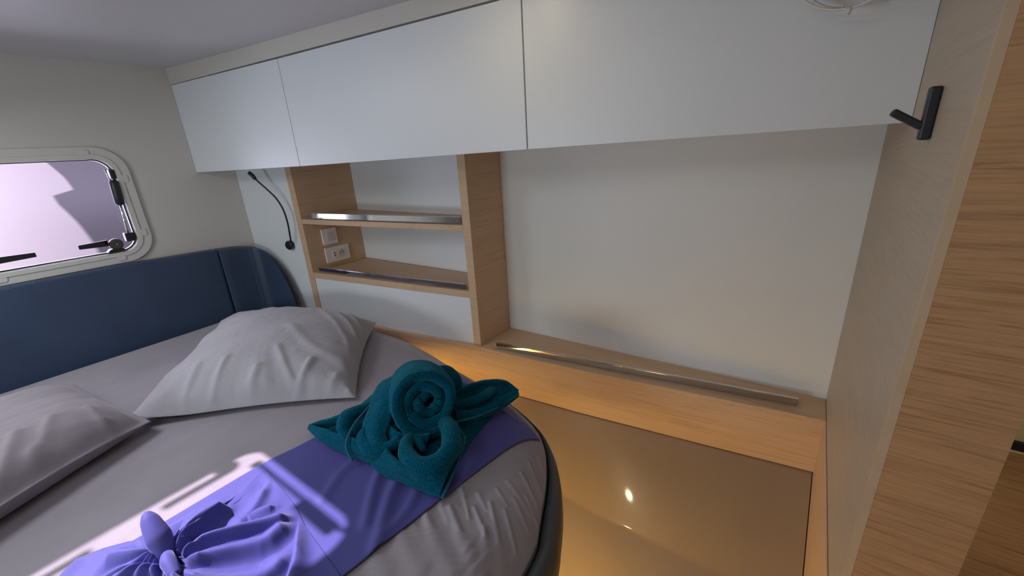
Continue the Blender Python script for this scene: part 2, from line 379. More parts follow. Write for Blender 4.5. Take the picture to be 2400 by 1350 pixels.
# ------------------------------------------------------------------ ledge with fiddle rail
T = thing('ledge_unit', 'long low oak ledge with a steel rail along the white wall', 'ledge', (-0.5, 1.35, -1.0))
xs = [-2.09, -1.6, -1.1, -0.62, -0.2, XP - 0.001]
poly = [(x, yf(x) - 0.012) for x in xs] + [(x, yb(x) - 0.001) for x in (XP - 0.001, -2.09)]
prism('ledge_top', poly, ZL - 0.018, ZL, M['oak_top'], T, bevel=0.001)
poly = [(x, yf(x) - 0.011) for x in xs] + [(x, yf(x) + 0.008) for x in reversed(xs)]
prism('front_board', poly, -0.998, ZL - 0.0182, M['oak_xz'], T)
poly = [(x, yf(x) - 0.006) for x in xs] + [(x, yf(x) + 0.004) for x in reversed(xs)]
prism('shadow_gap', poly, -1.012, -0.9985, M['shadow_gap'], T)
def rail(name, a, b, z, h, parent, t=0.010, tilt=0.0):
    a = np.array(a); b = np.array(b); d = (b - a) / np.linalg.norm(b - a); n = np.array([-d[1], d[0]]) * t
    tl = n / t * h * math.tan(math.radians(tilt)); lo = [a, b, b + n, a + n]
    vv = [(p[0], p[1], z) for p in lo] + [(p[0] + tl[0], p[1] + tl[1], z + h) for p in lo]
    r = mk(name, vv, HEX, M['chrome'], parent, bevel=0.0012)
    for k in (0.02, 0.5, 0.98):
        p = a + (b - a) * k + n * 0.5
        disc('rail_foot', (p[0], p[1], z - 0.002), (0, 0, 1), [(0, 0.003), (0.004, 0.003)], M['steel'], r, seg=12)
    return r
rail('rail', (-0.992, 1.222), (0.068, 1.366), ZL + 0.0025, 0.024, T)

# ------------------------------------------------------------------ shelf unit
SZT = -0.02
T = thing('shelf_unit', 'open oak shelf niche with two railed shelves beside the bed head', 'shelf', (-1.6, 1.25, ZL))
xl0, xl1, xd0, xd1 = -2.092, -2.052, -1.100, -1.063
def panel_side(name, x0, x1, z0, z1, mat):
    return prism(name, [(x0, yf(x0)), (x1, yf(x1)), (x1, yb(x1) - 0.001), (x0, yb(x0) - 0.001)], z0, z1, mat, T, bevel=0.001)
panel_side('side_panel', xl0, xl1, ZL + 0.0005, -0.028, M['oak_xz'])
panel_side('divider_panel', xd0, xd1, ZL + 0.0005, -0.014, M['oak_xz'])
def shelf(z0, z1, setback, left):
    xa, xb = xl1 + 0.0005, xd0 - 0.0005
    pl = [(xa, yf(xa) + setback), (xb, yf(xb) + setback), (xb, yb(xb) - 0.012), (xa, yb(xa) - 0.012)]
    return prism('shelf', pl, z0, z1, M['oak_top'], T, bevel=0.0015)
sh1 = shelf(-0.306, -0.282, 0.0, 0)
sh2 = shelf(-0.590, -0.561, 0.001, 0)
lab(sh1, 'upper shelf'); lab(sh2, 'lower shelf')
prism('back_panel', [(xl1, yb(xl1) - 0.011), (xd0, yb(xd0) - 0.011), (xd0, yb(xd0) - 0.002), (xl1, yb(xl1) - 0.002)], -0.56, [-0.0245, -0.0125, -0.0125, -0.0245], M['lacquer'], T)
prism('lower_panel', [(xl1 + 0.001, yf(xl1) + 0.004), (xd0 - 0.001, yf(xd0) + 0.004), (xd0 - 0.001, yf(xd0) + 0.02), (xl1 + 0.001, yf(xl1) + 0.02)], ZL + 0.001, -0.5905, M['lacquer'], T)
rail('rail', (-2.005, yf(-2.005) + 0.012), (-1.125, yf(-1.125) + 0.018), -0.2795, 0.026, T, tilt=6)
rail('rail', (-2.035, yf(-2.035) + 0.020), (-1.125, yf(-1.125) + 0.012), -0.5585, 0.022, T)
# white wall piece between the corner and the unit
structure(prism('trim_6', [(XL, yf(XL)), (xl0, yf(xl0) + 0.004), (xl0, yf(xl0) + 0.03), (XL, yf(XL) + 0.03)], ZFLOOR + 0.01, 0.0, M['lacquer']), 'white wall piece carrying the reading lamp')

# ------------------------------------------------------------------ overhead cabinets
doors = [(-2.486, -1.6805, 'small white overhead cabinet at the porthole end'),
         (-1.6775, -0.6665, 'middle white overhead cabinet above the shelf niche'),
         (-0.6625, XP - 0.0004, 'wide white overhead cabinet next to the oak partition')]
def zbt(x): return float(np.interp(x, [-2.487, -1.68, -0.665, 0.14], [-0.032, -0.026, -0.009, 0.002]))
def ztp(x): return float(np.interp(x, [-2.487, -1.68, -0.66, 0.14], [0.358, 0.357, 0.362, 0.368]))
for (xa, xb, lb) in doors:
    C = thing('overhead_cabinet', lb, 'cabinet', ((xa + xb) / 2, yc((xa + xb) / 2) + 0.15, -0.03), 'white overhead cabinets')
    xa2, xb2 = xa + 0.001, xb - 0.001
    prism('door', [(xa, yc(xa)), (xb, yc(xb)), (xb, yc(xb) + 0.018), (xa, yc(xa) + 0.018)], [zbt(xa), zbt(xb)] * 1 + [zbt(xb), zbt(xa)], [ztp(xa), ztp(xb), ztp(xb), ztp(xa)], M['lacquer'], C, bevel=0.0012)
    prism('carcass', [(xa - 0.0005, yc(xa) + 0.021), (xb + 0.0005, yc(xb) + 0.021), (xb + 0.0005, yb(xb) - 0.0015), (xa - 0.0005, yb(xa) - 0.0015)],
          [zbt(xa) + .004, zbt(xb) + .004, zbt(xb) + .004, zbt(xa) + .004], [ztp(xa) + .002, ztp(xb) + .002, ztp(xb) + .002, ztp(xa) + .002], M['shadow_gap'] if False else M['white_wall'], C)
structure(prism('trim_7', [(XL, yc(XL) - 0.001), (XP, yc(XP) - 0.001), (XP, yc(XP) + 0.1), (XL, yc(XL) + 0.1)],
                [ztp(XL) + .0018, ztp(XP) + .0018, ztp(XP) + .0018, ztp(XL) + .0018], 0.46, M['white_wall']), 'white fascia between the cabinets and the ceiling')

# ------------------------------------------------------------------ porthole window in wall_left
win = plate_x('window_1', rrect(WY, WZ, 0.312, 0.246, 0.105, 10), [rrect(WY, WZ, 0.262, 0.199, 0.062)], XL - 0.002, XL + 0.012, M['frame_plastic'], bevel=0.004, segs=3)
structure(win, 'rounded white framed porthole looking out on a sunlit white deck')
plate_x('frame_lip', rrect(WY, WZ, 0.280, 0.217, 0.078, 10), [rrect(WY, WZ, 0.2615, 0.1985, 0.0615)], XL + 0.0122, XL + 0.016, M['frame_plastic'], win, bevel=0.002)
plate_x('window_reveal', rrect(WY, WZ, 0.2655, 0.2025, 0.064), [rrect(WY, WZ, 0.2605, 0.1975, 0.061)], XL - 0.046, XL - 0.0025, M['frame_plastic'], win)
plate_x('seal', rrect(WY, WZ, 0.2600, 0.1970, 0.060), [rrect(WY, WZ, 0.2565, 0.1935, 0.057)], XL - 0.024, XL - 0.010, M['dark_gap2'], win)
plate_x('pane', rrect(WY, WZ, 0.2562, 0.1932, 0.057), [], XL - 0.026, XL - 0.018, M['glass'], win)
for (y, z, vert) in [(0.447, 0.077, 0), (0.548, -0.036, 1), (0.548, -0.275, 1), (0.443, -0.372, 0), (0.089, -0.372, 0), (0.089, 0.077, 0), (-0.03, -0.036, 1)]:
    hy, hz = (0.016, 0.0105) if not vert else (0.0105, 0.016)
    plate_x('screw_cap', rrect(y, z, hy, hz, 0.009, 5), [], XL + 0.0122, XL + 0.0155, M['frame_plastic'], win, bevel=0.001)
# gas strut on the right side of the pane
XS = XL + 0.012
def gp(y, z, dx=0.0): return (XS + dx, y, z)
st = disc('stay_body', gp(0.508, -0.040), (0, -0.055, -1), [(0, 0.010), (0.008, 0.0175), (0.098, 0.0175), (0.106, 0.012)], M['black_plastic'], win, seg=16, smooth=True)
tube('stay_rod', [gp(0.503, -0.13), gp(0.493, -0.287)], 0.0036, M['chrome'], win, seg=10)
tube('stay_rod', [gp(0.499, -0.052), gp(0.493, 0.008)], 0.0026, M['chrome'], win, seg=10)
tube('stay_rod', [gp(0.510, -0.045), gp(0.505, 0.010)], 0.0026, M['chrome'], win, seg=10)
box('stay_bracket', XL - 0.018, XS + 0.006, 0.503, 0.523, -0.034, 0.004, M['black_plastic'], win, bevel=0.004)
box('stay_bracket', XL - 0.018, XS + 0.006, 0.480, 0.512, -0.306, -0.268, M['black_plastic'], win, bevel=0.003)
def latch(hy, sgn, reach=0.115):
    # sgn: direction of the lever from its hub
    plate_x('latch_base', [(hy + 0.034, -0.341), (hy + 0.018, -0.326), (hy - 0.02, -0.328), (hy - 0.034, -0.341)] if True else [], [], XL - 0.018, XS + 0.010, M['black_plastic'], win, bevel=0.002)
    h = disc('latch_hub', (XS - 0.006, hy + 0.004, -0.308), (1, 0, 0), [(0, 0.024), (0.016, 0.024), (0.020, 0.020)], M['olive'], win, seg=24)
    disc('latch_screw', (XS + 0.0142, hy + 0.006, -0.308), (1, 0, 0), [(0, 0.005), (0.002, 0.004)], M['steel'], h, seg=12)
    disc('latch_button', (XS + 0.006, hy + sgn * 0.026, -0.296), (1, 0, 0), [(0, 0.0085), (0.010, 0.0075)], M['red'], h, seg=16)
    y1 = hy + sgn * 0.020; y2 = hy + sgn * reach
    plate_x('latch_lever', [(y1, -0.284), (y1, -0.311), (y2, -0.306), (y2, -0.288)], [], XS + 0.002, XS + 0.016, M['black_plastic'], win, bevel=0.003)
latch(0.437, -1)
latch(0.046, 1, 0.155)

# outside: a white moulded deck sloping gently up, partly shaded by an added slab
def deck_grid():
    G = []
    for i in range(90):
        x = -2.60 - i / 89 * 3.6
        row = []
        for j in range(120):
            y = -1.6 + j / 119 * 3.6
            # edge line of the S-shaped shade, drawn in plan
            d = -(x + 2.6)
            q = y / (-x)                                  # bearing
            edge = float(np.interp(d, [0, .4, .8, 1.2, 1.42, 1.5, 1.8, 2.3, 2.8, 3.6], [.155, .152, .142, .128, .126, .152, .148, .135, .12, .09])) * (-x)
            t = (y - edge) / 0.06
            t = 1 / (1 + math.exp(-4 * t))
            z = -0.46 + 0.235 * d
            row.append((x, y, z))
        G.append(row)
    return G
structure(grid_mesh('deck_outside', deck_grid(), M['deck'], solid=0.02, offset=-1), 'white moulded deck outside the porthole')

def shade_slab():  # added slab, out of view, outlined so its shadow curves across the deck
    L = []; RT = []
    for i in range(40):
        d = 0.1 + i / 39 * 4.2; x = -2.6 - d
        y = float(np.interp(d, [0, .4, .8, 1.2, 1.42, 1.5, 1.8, 2.3, 2.8, 3.6], [.155, .152, .142, .128, .126, .152, .148, .135, .12, .09])) * (-x)
        z = -0.46 + 0.235 * d; t = (1.2 - z) / 0.753
        L.append((x - 0.62 * t, y - 0.22 * t)); RT.append((x - 0.62 * t, 3.2))
    return plate_z('shade_slab_outside', L + RT[::-1], [], 1.2, 1.26, M['deck'])
structure(box('sun_blocker_outside', -3.34, -2.54, -1.7, 1.5, 0.47, 0.50, M['deck'], bevel=0.01), 'added slab outside that keeps the sun out of the porthole')  # added unseen slab, blocks direct sun through the porthole
structure(shade_slab(), 'added slab casting the curved shade on the deck outside')

# ------------------------------------------------------------------ headboard
T = thing('headboard', 'navy blue padded leatherette headboard under the porthole', 'headboard', (XL + 0.03, 0.2, -0.8))
top = [(-1.2, -0.392), (-0.3, -0.392), (0.447, -0.398), (0.700, -0.408), (0.800, -0.413)]
top2 = crom([(0.800, -0.413), (0.90, -0.420), (0.985, -0.440), (1.04, -0.485), (1.08, -0.56), (1.105, -0.66), (1.125, -0.80)], 24)
ZB = -0.86
def pad(name, tp, y0, y1):
    out = [(y0, ZB)] + [(p[0], p[1]) for p in tp] + [(y1, ZB)]
    return plate_x(name, out, [], XL + 0.002, XL + 0.062, M['vinyl_blue'], T, bevel=0.012, segs=4)
def clampy(p): return (min(p[0], yf(XL) - 0.002 + 0 * p[0]), p[1])
pad('main_cushion', top, -1.2, 0.7985)
def pad2():
    # the end cushion curves down to the white wall piece and wraps towards the shelf unit
    out = []
    n = len(top2)
    v = []; f = []
    # plan curve of the wrap: from (XL,0.8) running to y~1.0 then turning along the white piece
    for i in range(n):
        y, z = top2[i]
        ov = 0.5 * ((y - 0.965) + math.sqrt((y - 0.965) ** 2 + 0.0016)) if y > 0.82 else 0.5 * ((y - 0.965) + math.sqrt((y - 0.965) ** 2 + 0.0016)) * max(0, (y - 0.80) / 0.02)
        for (dx, k) in ((0.002, 0), (0.052, 1), (0.062, 2)):
            pass
        x = XL + 0.002 + ov * 1.9
        yy = min(y, 0.972 + ov * 0.25)
        v += [(x, yy, z), (x + 0.060 - ov * 0.1, yy - ov * 0.15 - 0.0, z - 0.004), (x + 0.060 - ov * 0.1, yy - ov * 0.15, ZB), (x, yy, ZB)]
    for i in range(n - 1):
        a, b_ = 4 * i, 4 * (i + 1)
        for k in range(4):
            f.append((a + k, a + (k + 1) % 4, b_ + (k + 1) % 4, b_ + k))
    f += [(3, 2, 1, 0), (4 * n - 4, 4 * n - 3, 4 * n - 2, 4 * n - 1)]
    return mk('end_cushion', v, f, M['vinyl_blue'], T, bevel=0.008, segs=3, smooth=False)
pad2()
tube('seam', [(XL + 0.0605, 0.7995, -0.414), (XL + 0.0605, 0.7995, -0.60), (XL + 0.0605, 0.7995, -0.85)], 0.0022, M['dark_gap2'], T, seg=8)

# ------------------------------------------------------------------ bed
BO = [(-0.300, 0.0), (-0.300, 0.30), (-0.314, 0.514), (-0.342, 0.60), (-0.382, 0.683), (-0.430, 0.755), (-0.490, 0.818), (-0.57, 0.870), (-0.70, 0.923),
      (-0.87, 0.965), (-1.05, 1.005), (-1.34, 1.062), (-1.7, 1.058), (-2.1, 1.015), (-2.405, 0.965)]
half = crom(BO, 900)
outline = np.vstack([half, np.array([(-2.418, 0.90)]), np.array([(-2.418, -0.90)]), half[::-1][:-1] * np.array([1, -1])])
N = len(outline)
def outline_normals(P):
    T_ = np.roll(P, -1, 0) - np.roll(P, 1, 0); T_ /= np.linalg.norm(T_, axis=1)[:, None]
    return np.stack([T_[:, 1], -T_[:, 0]], 1)          # outward when running foot -> head on +y side
ON = outline_normals(outline)
if np.dot(ON[0], (1, 0)) < 0: ON = -ON
OSC = np.where(outline[:, 1] > 0, np.interp(outline[:, 0], [-0.55, -0.36], [0.25, 1.0]), 1.0)[:, None]
def offset_outline(d): return outline - ON * d * OSC
ZM = -0.740
def seg_dist(P, poly):
    P = np.asarray(P, float); best = np.full(len(P), 1e9)
    for a, b_ in zip(poly[:-1], poly[1:]):
        a = np.array(a[:2], float); b_ = np.array(b_[:2], float); d = b_ - a; L = d @ d
        t = np.clip(((P - a) @ d) / L, 0, 1); best = np.minimum(best, np.linalg.norm(P - a - t[:, None] * d, axis=1))
    return best
OUT_S = outline[::4]
def edge_dist(P):
    best = np.full(len(P), 1e9)
    Q = np.vstack([OUT_S, OUT_S[:1]])
    for a, b_ in zip(Q[:-1], Q[1:]):
        d = b_ - a; L = d @ d
        if L < 1e-12: continue
        t = np.clip(((P - a) @ d) / L, 0, 1); best = np.minimum(best, np.linalg.norm(P - a - t[:, None] * d, axis=1))
    return best
def top_z(P):                          # height of the sheeted mattress at plan points
    d = np.clip(edge_dist(P) - 0.045 * np.where(P[:, 1] > 0, np.interp(P[:, 0], [-0.55, -0.36], [0.25, 1.0]), 1.0), 0, None)
    w = 0.15; k = np.clip(1 - d / w, 0, 1)
    return ZM - 0.066 * k ** 2.6
def wl(*pts, z=-0.745): return [at(px, py, z)[:2] for px, py in pts]
wrinkles = [(wl(*p), w, h) for p, w, h in [
    (((1055, 1195), (1085, 1270), (1115, 1350)), 0.008, 0.010), (((1083, 1150), (1092, 1185), (1100, 1220)), 0.0045, 0.006), (((1072, 1190), (1088, 1172), (1094, 1160)), 0.004, 0.004),
    (((1112, 1195), (1135, 1250), (1150, 1300)), 0.005, 0.007), (((1150, 1185), (1163, 1240), (1180, 1315)), 0.006, 0.007), (((1183, 1195), (1208, 1268)), 0.0045, 0.006),
    (((1000, 1215), (1030, 1290), (1065, 1350)), 0.010, 0.009), (((940, 1262), (985, 1345)), 0.012, 0.008), (((1222, 1105), (1258, 1155)), 0.0045, 0.005), (((1262, 1048), (1286, 1100)), 0.006, 0.005),
    (((1098, 1275), (1140, 1350)), 0.0045, 0.007), (((1138, 1240), (1132, 1340)), 0.005, 0.006), (((1190, 1130), (1240, 1180)), 0.006, 0.003), (((1030, 1180), (1050, 1225)), 0.008, 0.005),
    (((880, 1320), (905, 1350)), 0.012, 0.006), (((1232, 1150), (1262, 1196)), 0.004, 0.004), (((1205, 1165), (1236, 1215)), 0.005, 0.004), (((1240, 1075), (1272, 1130)), 0.005, 0.004),
    (((1165, 1150), (1190, 1185)), 0.004, 0.003), (((970, 1240), (1010, 1320)), 0.007, 0.005), (((1120, 1160), (1140, 1200)), 0.005, 0.004)]]
def wrinkle_z(P, lst):
    z = np.zeros(len(P))
    for pl, w, h in lst:
        pl = crom(pl, 8) if len(pl) > 2 else np.array(pl)
        d = seg_dist(P, pl); z += h * np.exp(-(d / w) ** 2)
    return z
bed = thing('bed', 'round-footed bed with a grey upholstered base and mattress', 'bed', (-1.3, 0.0, ZFLOOR))
def shell(name, prof, mat, parent, step=6, cap=True, **kw):
    idx = list(range(0, N, step)); G = []
    for d, z in prof:
        P = offset_outline(d)[idx]; G.append([(p[0], p[1], z) for p in P])
    n = len(idx); v = [p for r in G for p in r]; f = []
    for i in range(len(prof) - 1):
        for j in range(n):
            j2 = (j + 1) % n; f.append((i * n + j, i * n + j2, (i + 1) * n + j2, (i + 1) * n + j))
    if cap: f += [tuple(range(n)), tuple((len(prof) - 1) * n + j for j in range(n))]
    return mk(name, v, f, mat, parent, smooth=True, **kw)
shell('base', [(0.12, -0.835), (0.047, -0.835), (0.044, -0.818), (0.036, -0.806), (0.026, -0.801), (0.014, -0.805), (0.005, -0.818), (0.001, -0.84), (0.0, -0.87), (0.004, -0.90), (0.014, -0.925), (0.03, -0.93), (0.12, -0.93)], M['vinyl_base'], bed)
shell('plinth', [(0.14, -0.9305), (0.14, ZFLOOR + 0.012)], M['gelcoat'], bed, step=12)
shell('mattress', [(0.10, -0.834), (0.056, -0.834), (0.056, -0.81), (0.09, -0.785), (0.15, -0.77), (0.25, -0.765)], M['sheet'], bed, step=5)
# LED tape under the overhang of the base
idx = [i for i in range(0, 860, 8)]
P1 = offset_outline(0.045)[idx]; P2 = offset_outline(0.055)[idx]
v = [(p[0], p[1], -0.934) for p in P1] + [(p[0], p[1], -0.934) for p in P2] + [(p[0], p[1], -0.9302) for p in P1] + [(p[0], p[1], -0.9302) for p in P2]
n = len(idx); f = []
for i in range(n - 1): f += [(i, i + 1, n + i + 1, n + i), (2 * n + i, 3 * n + i, 3 * n + i + 1, 2 * n + i + 1), (i, 2 * n + i, 2 * n + i + 1, i + 1), (n + i, n + i + 1, 3 * n + i + 1, 3 * n + i)]
lab(mk('light_strip', v, f, M['led'], bed), 'amber light strip under the bed edge')

# fitted sheet
def sheet_mesh():
    idx = list(range(0, N, 1)); idx = [i for i in idx if ((120 < i < 700) or i % 5 == 0)]
    edge = offset_outline(0.048)[idx]; c = np.array([-1.35, 0.05])
    ks = 1 - (np.linspace(0, 1, 290) ** 1.5); ks = ks[::-1]
    P = np.array([[c + (e - c) * k for e in edge] for k in ks]); sh = P.shape
    F = P.reshape(-1, 2); z = top_z(F) + 0.8 * wrinkle_z(F, wrinkles)
    z += np.array([0.0016 * noise.noise(Vector((p[0] * 7, p[1] * 4, 0))) + 0.0009 * noise.noise(Vector((p[0] * 24, p[1] * 9, 1))) for p in F])
    ed = np.clip((edge_dist(F) - 0.049) / 0.02, 0, 1); z = z * 1.0
    G = np.dstack([P, z.reshape(sh[:2])])
    last = G[-1].copy(); last[:, 2] = -0.826; G = np.concatenate([G, last[None]], 0)
    return grid_mesh('fitted_sheet', G, M['sheet'], None, wrap=True)
tag(sheet_mesh(), 'grey cotton fitted sheet stretched over the round-footed bed', 'sheet')

# ------------------------------------------------------------------ pillows
def pillow(name, label, corners, h, lift, seed, tips, wr, group, nu=110, rimh=0.014, pw=2.3, ex=0.55, pmat=None):
    """corners: plan points c00,c10,c11,c01; h loft; tips: extra flat reach of each corner"""
    C = [np.array(c, float) for c in corners]; cen = sum(C) / 4
    top = []; bot = []; us = np.linspace(0, 1, nu)
    P = np.zeros((nu, nu, 2))
    for i, u in enumerate(us):
        for j, v_ in enumerate(us):
            p = C[0] * (1 - u) * (1 - v_) + C[1] * u * (1 - v_) + C[2] * u * v_ + C[3] * (1 - u) * v_
            au, av = abs(2 * u - 1), abs(2 * v_ - 1)
            # edges draw in between the corners
            pull = 0.055 * (max(au, av) ** 4) * (1 - min(au, av) ** 2)
            P[i, j] = p + (cen - p) * pull
    F = P.reshape(-1, 2)
    U, V = np.meshgrid(us, us, indexing='ij'); U = U.ravel(); V = V.ravel()
    au, av = np.abs(2 * U - 1), np.abs(2 * V - 1)
    prof = ((1 - au ** pw) * (1 - av ** pw)) ** ex
    dn = np.array([fbm((p[0] * 3.2 + seed, p[1] * 3.2, seed), 1.0, 2) for p in F])
    # gathers running in from the edges
    ang = np.arctan2(V - 0.5, U - 0.5); rr = np.maximum(au, av)
    gath = np.array([noise.noise(Vector((a * 5.5, seed * 3.0, r * 0.6))) for a, r in zip(ang, rr)])
    gath2 = np.array([noise.noise(Vector((a * 13, seed * 5.0, r * 1.3))) for a, r in zip(ang, rr)])
    loft = h * prof * (1 + 0.10 * dn) + (0.020 * gath + 0.006 * gath2) * (rr ** 3.5) * np.clip((1 - rr) * 9, 0, 1)
    base = np.array([np.interp(0, [0], [0])] * len(F))
    li = lift(U, V)
    zt = ZM + 0.006 + li + 0.22 * h * np.clip(rr, 0, 1) ** 2 * 0 + loft * 0.80 + 0.012 + wrinkle_z(F, wr)
    zb_ = ZM + 0.005 + li + 0.010 - loft * 0.0
    zs_ = 0.20 * h * (1 - np.clip((rr - 0.72) / 0.28, 0, 1))        # rounded underside near the rim
    rim = ZM + 0.006 + li + rimh * (1 - 0.4 * (au * av) ** 3)
    zt = np.maximum(zt, rim + 0.001) * 1.0
    k = np.clip((rr - 0.86) / 0.14, 0, 1)
    zbot = zb_ * (1 - k) + (rim - 0.001) * k
    ztop = zt * (1 - k ** 3) + rim * k ** 3
    G1 = np.column_stack([F, ztop]); G2 = np.column_stack([F, zbot])
    n = nu; v = np.vstack([G1, G2]); f = []
    for i in range(n - 1):
        for j in range(n - 1):
            a = i * n + j; f.append((a, a + 1, a + n + 1, a + n)); a += n * n; f.append((a, a + n, a + n + 1, a + 1))
    ring = [(i, 0) for i in range(n)] + [(n - 1, j) for j in range(1, n)] + [(i, n - 1) for i in range(n - 2, -1, -1)] + [(0, j) for j in range(n - 2, 0, -1)]
    ids = [i * n + j for i, j in ring]
    for a, b_ in zip(ids, ids[1:] + ids[:1]): f.append((a, b_, n * n + b_, n * n + a))
    o = mk(name, v, f, pmat or M['pillow'], None, smooth=True)
    tag(o, label, 'pillow', group)
    pv = [(F[i][0], F[i][1], rim[i]) for i in ids] ; pv.append(pv[0])
    tube('seam', pv[::2] + [pv[0]], 0.0022, M['pip'], o, seg=6)
    return o
wr1 = [([at(*p, -0.66)[:2] for p in q], w, h) for q, w, h in [
    ([(470, 880), (420, 930), (375, 968)], 0.013, 0.008), ([(540, 870), (490, 920), (440, 962)], 0.012, 0.010),
    ([(610, 880), (560, 930), (505, 962)], 0.013, 0.009), ([(735, 860), (690, 900), (620, 935), (560, 962)], 0.013, 0.013),
    ([(660, 845), (676, 880), (700, 900)], 0.011, 0.007), ([(790, 870), (750, 905), (690, 935)], 0.014, 0.009),
    ([(812, 885), (800, 915), (775, 942)], 0.010, 0.012), ([(790, 745), (835, 780), (845, 815)], 0.010, 0.009),
    ([(820, 738), (857, 768), (858, 800)], 0.009, 0.008), ([(750, 742), (805, 790), (828, 835)], 0.012, 0.007), ([(690, 800), (740, 838), (800, 848)], 0.018, 0.006)]]
pillow('pillow', 'light grey pillow with a pointed corner beside the teal towel', [tuple(at(290, 984, -0.700)[:2]), (-1.085, 0.610), (-1.535, 1.035), (-2.29, 0.735)], 0.172,
       lambda U, V: 0.022 * np.exp(-((U / 0.16) ** 2 + (V / 0.22) ** 2)), 3.0, None, wr1, 'grey pillows')
wr2 = [([at(*p, -0.66)[:2] for p in q], w, h) for q, w, h in [
    ([(225, 985), (262, 1010), (250, 1040)], 0.012, 0.010), ([(140, 1020), (120, 1060), (90, 1090)], 0.014, 0.008), ([(60, 1060), (40, 1100), (10, 1140)], 0.014, 0.010)]]
pillow('pillow', 'dimmer grey pillow lying by the lower left corner, partly under the other', [tuple(at(352, 984, -0.695)[:2]), (-1.17, -0.40), (-1.80, -0.66), (-2.02, 0.12)], 0.150,
       lambda U, V: 0 * U, 8.0, None, wr2, 'grey pillows', rimh=0.055, pw=4.5, ex=0.5, pmat=fabric('shaded_grey_pillowcase', srgb(146, 140, 146), wr=0.3, wrs=(14, 9, 9)))  # same pillowcase cloth, shade put into its colour as a darker copy

# ------------------------------------------------------------------ violet bed runner with a gathered bow
RUN = thing('bed_runner', 'violet-blue cloth runner gathered into a bow across the bed', 'runner', (-0.85, 0.3, ZM))
def runner_flat():
    L = crom([(-0.962, 0.962), (-0.975, 0.93), (-1.005, 0.65), (-1.030, 0.413), (-1.047, 0.308), (-1.05, 0.1), (-1.05, -0.5)], 260)
    R = crom([(-0.517, 0.800), (-0.522, 0.780), (-0.545, 0.65), (-0.566, 0.518), (-0.600, 0.267), (-0.625, 0.05), (-0.65, -0.5)], 260)
    P = np.array([[l + (r - l) * t for t in np.linspace(0, 1, 120)] for l, r in zip(L, R)]); sh = P.shape
    F = P.reshape(-1, 2)
    folds = [(wl((905, 1085), (880, 1150), (860, 1240)), 0.012, 0.007), (wl((950, 1100), (915, 1180), (885, 1290)), 0.014, 0.009), (wl((845, 1080), (800, 1120), (760, 1180)), 0.014, 0.004),
             (wl((995, 1120), (960, 1200), (900, 1270)), 0.012, 0.005), (wl((1180, 965), (1215, 985)), 0.008, 0.004)]
    z = top_z(F) + 0.0055 + wrinkle_z(F, folds)
    inside = edge_dist(F)
    G = np.dstack([P, z.reshape(sh[:2])])
    return grid_mesh('flat_cloth', G, M['runner'], RUN, solid=0.002, offset=1)
runner_flat()
KZ = -0.715
Kp = at(395, 1312, KZ)[:2]
def poly_r(c, poly, th):
    d = np.array([math.cos(th), math.sin(th)]); best = 0
    for a, b_ in zip(poly, poly[1:] + poly[:1]):
        e = np.array(b_) - np.array(a); den = d[0] * e[1] - d[1] * e[0]
        if abs(den) < 1e-9: continue
        w = np.array(a) - c
        t = (w[0] * e[1] - w[1] * e[0]) / den; u = (w[0] * d[1] - w[1] * d[0]) / den
        if t > 0 and -1e-6 <= u <= 1 + 1e-6: best = max(best, t)
    return best
bow_outline = [tuple(at(px, py, -0.728)[:2]) for px, py in [(620, 1093), (655, 1135), (692, 1183), (715, 1230), (790, 1335), (835, 1420), (700, 1500), (400, 1560), (150, 1500), (80, 1420), (135, 1348),
                                                             (175, 1308), (240, 1282), (300, 1266), (345, 1262), (400, 1226), (455, 1192), (520, 1160), (565, 1148), (590, 1118)]]
def ridge_z(P, lst):
    """folds with a gentle side (w1) and a steep side (w2, to the right of the drawn direction)"""
    z = np.zeros(len(P))
    for pl, w1, w2, h in lst:
        pl = crom(pl, 12); n_ = len(pl); best = np.full(len(P), 1e9); sg = np.zeros(len(P)); tt = np.zeros(len(P))
        for i in range(n_ - 1):
            a_, b_ = pl[i], pl[i + 1]; d = b_ - a_; L = d @ d
            t = np.clip(((P - a_) @ d) / L, 0, 1); q = P - a_ - t[:, None] * d; dd = np.linalg.norm(q, axis=1)
            m_ = dd < best; best[m_] = dd[m_]; sg[m_] = (d[0] * q[:, 1] - d[1] * q[:, 0])[m_]; tt[m_] = (i + t[m_]) / (n_ - 1)
        w = np.where(sg > 0, w1, w2); w = w * (0.55 + 0.75 * np.clip(tt * 1.6, 0, 1))
        env = np.clip(tt * 6, 0.25, 1) * np.clip((1.02 - tt) * 5, 0, 1)
        z = np.maximum(z, 0.74 * h * env * np.exp(-(best / w) ** 2))
    return z
def q(*pts, z=-0.695): return wl(*pts, z=z)
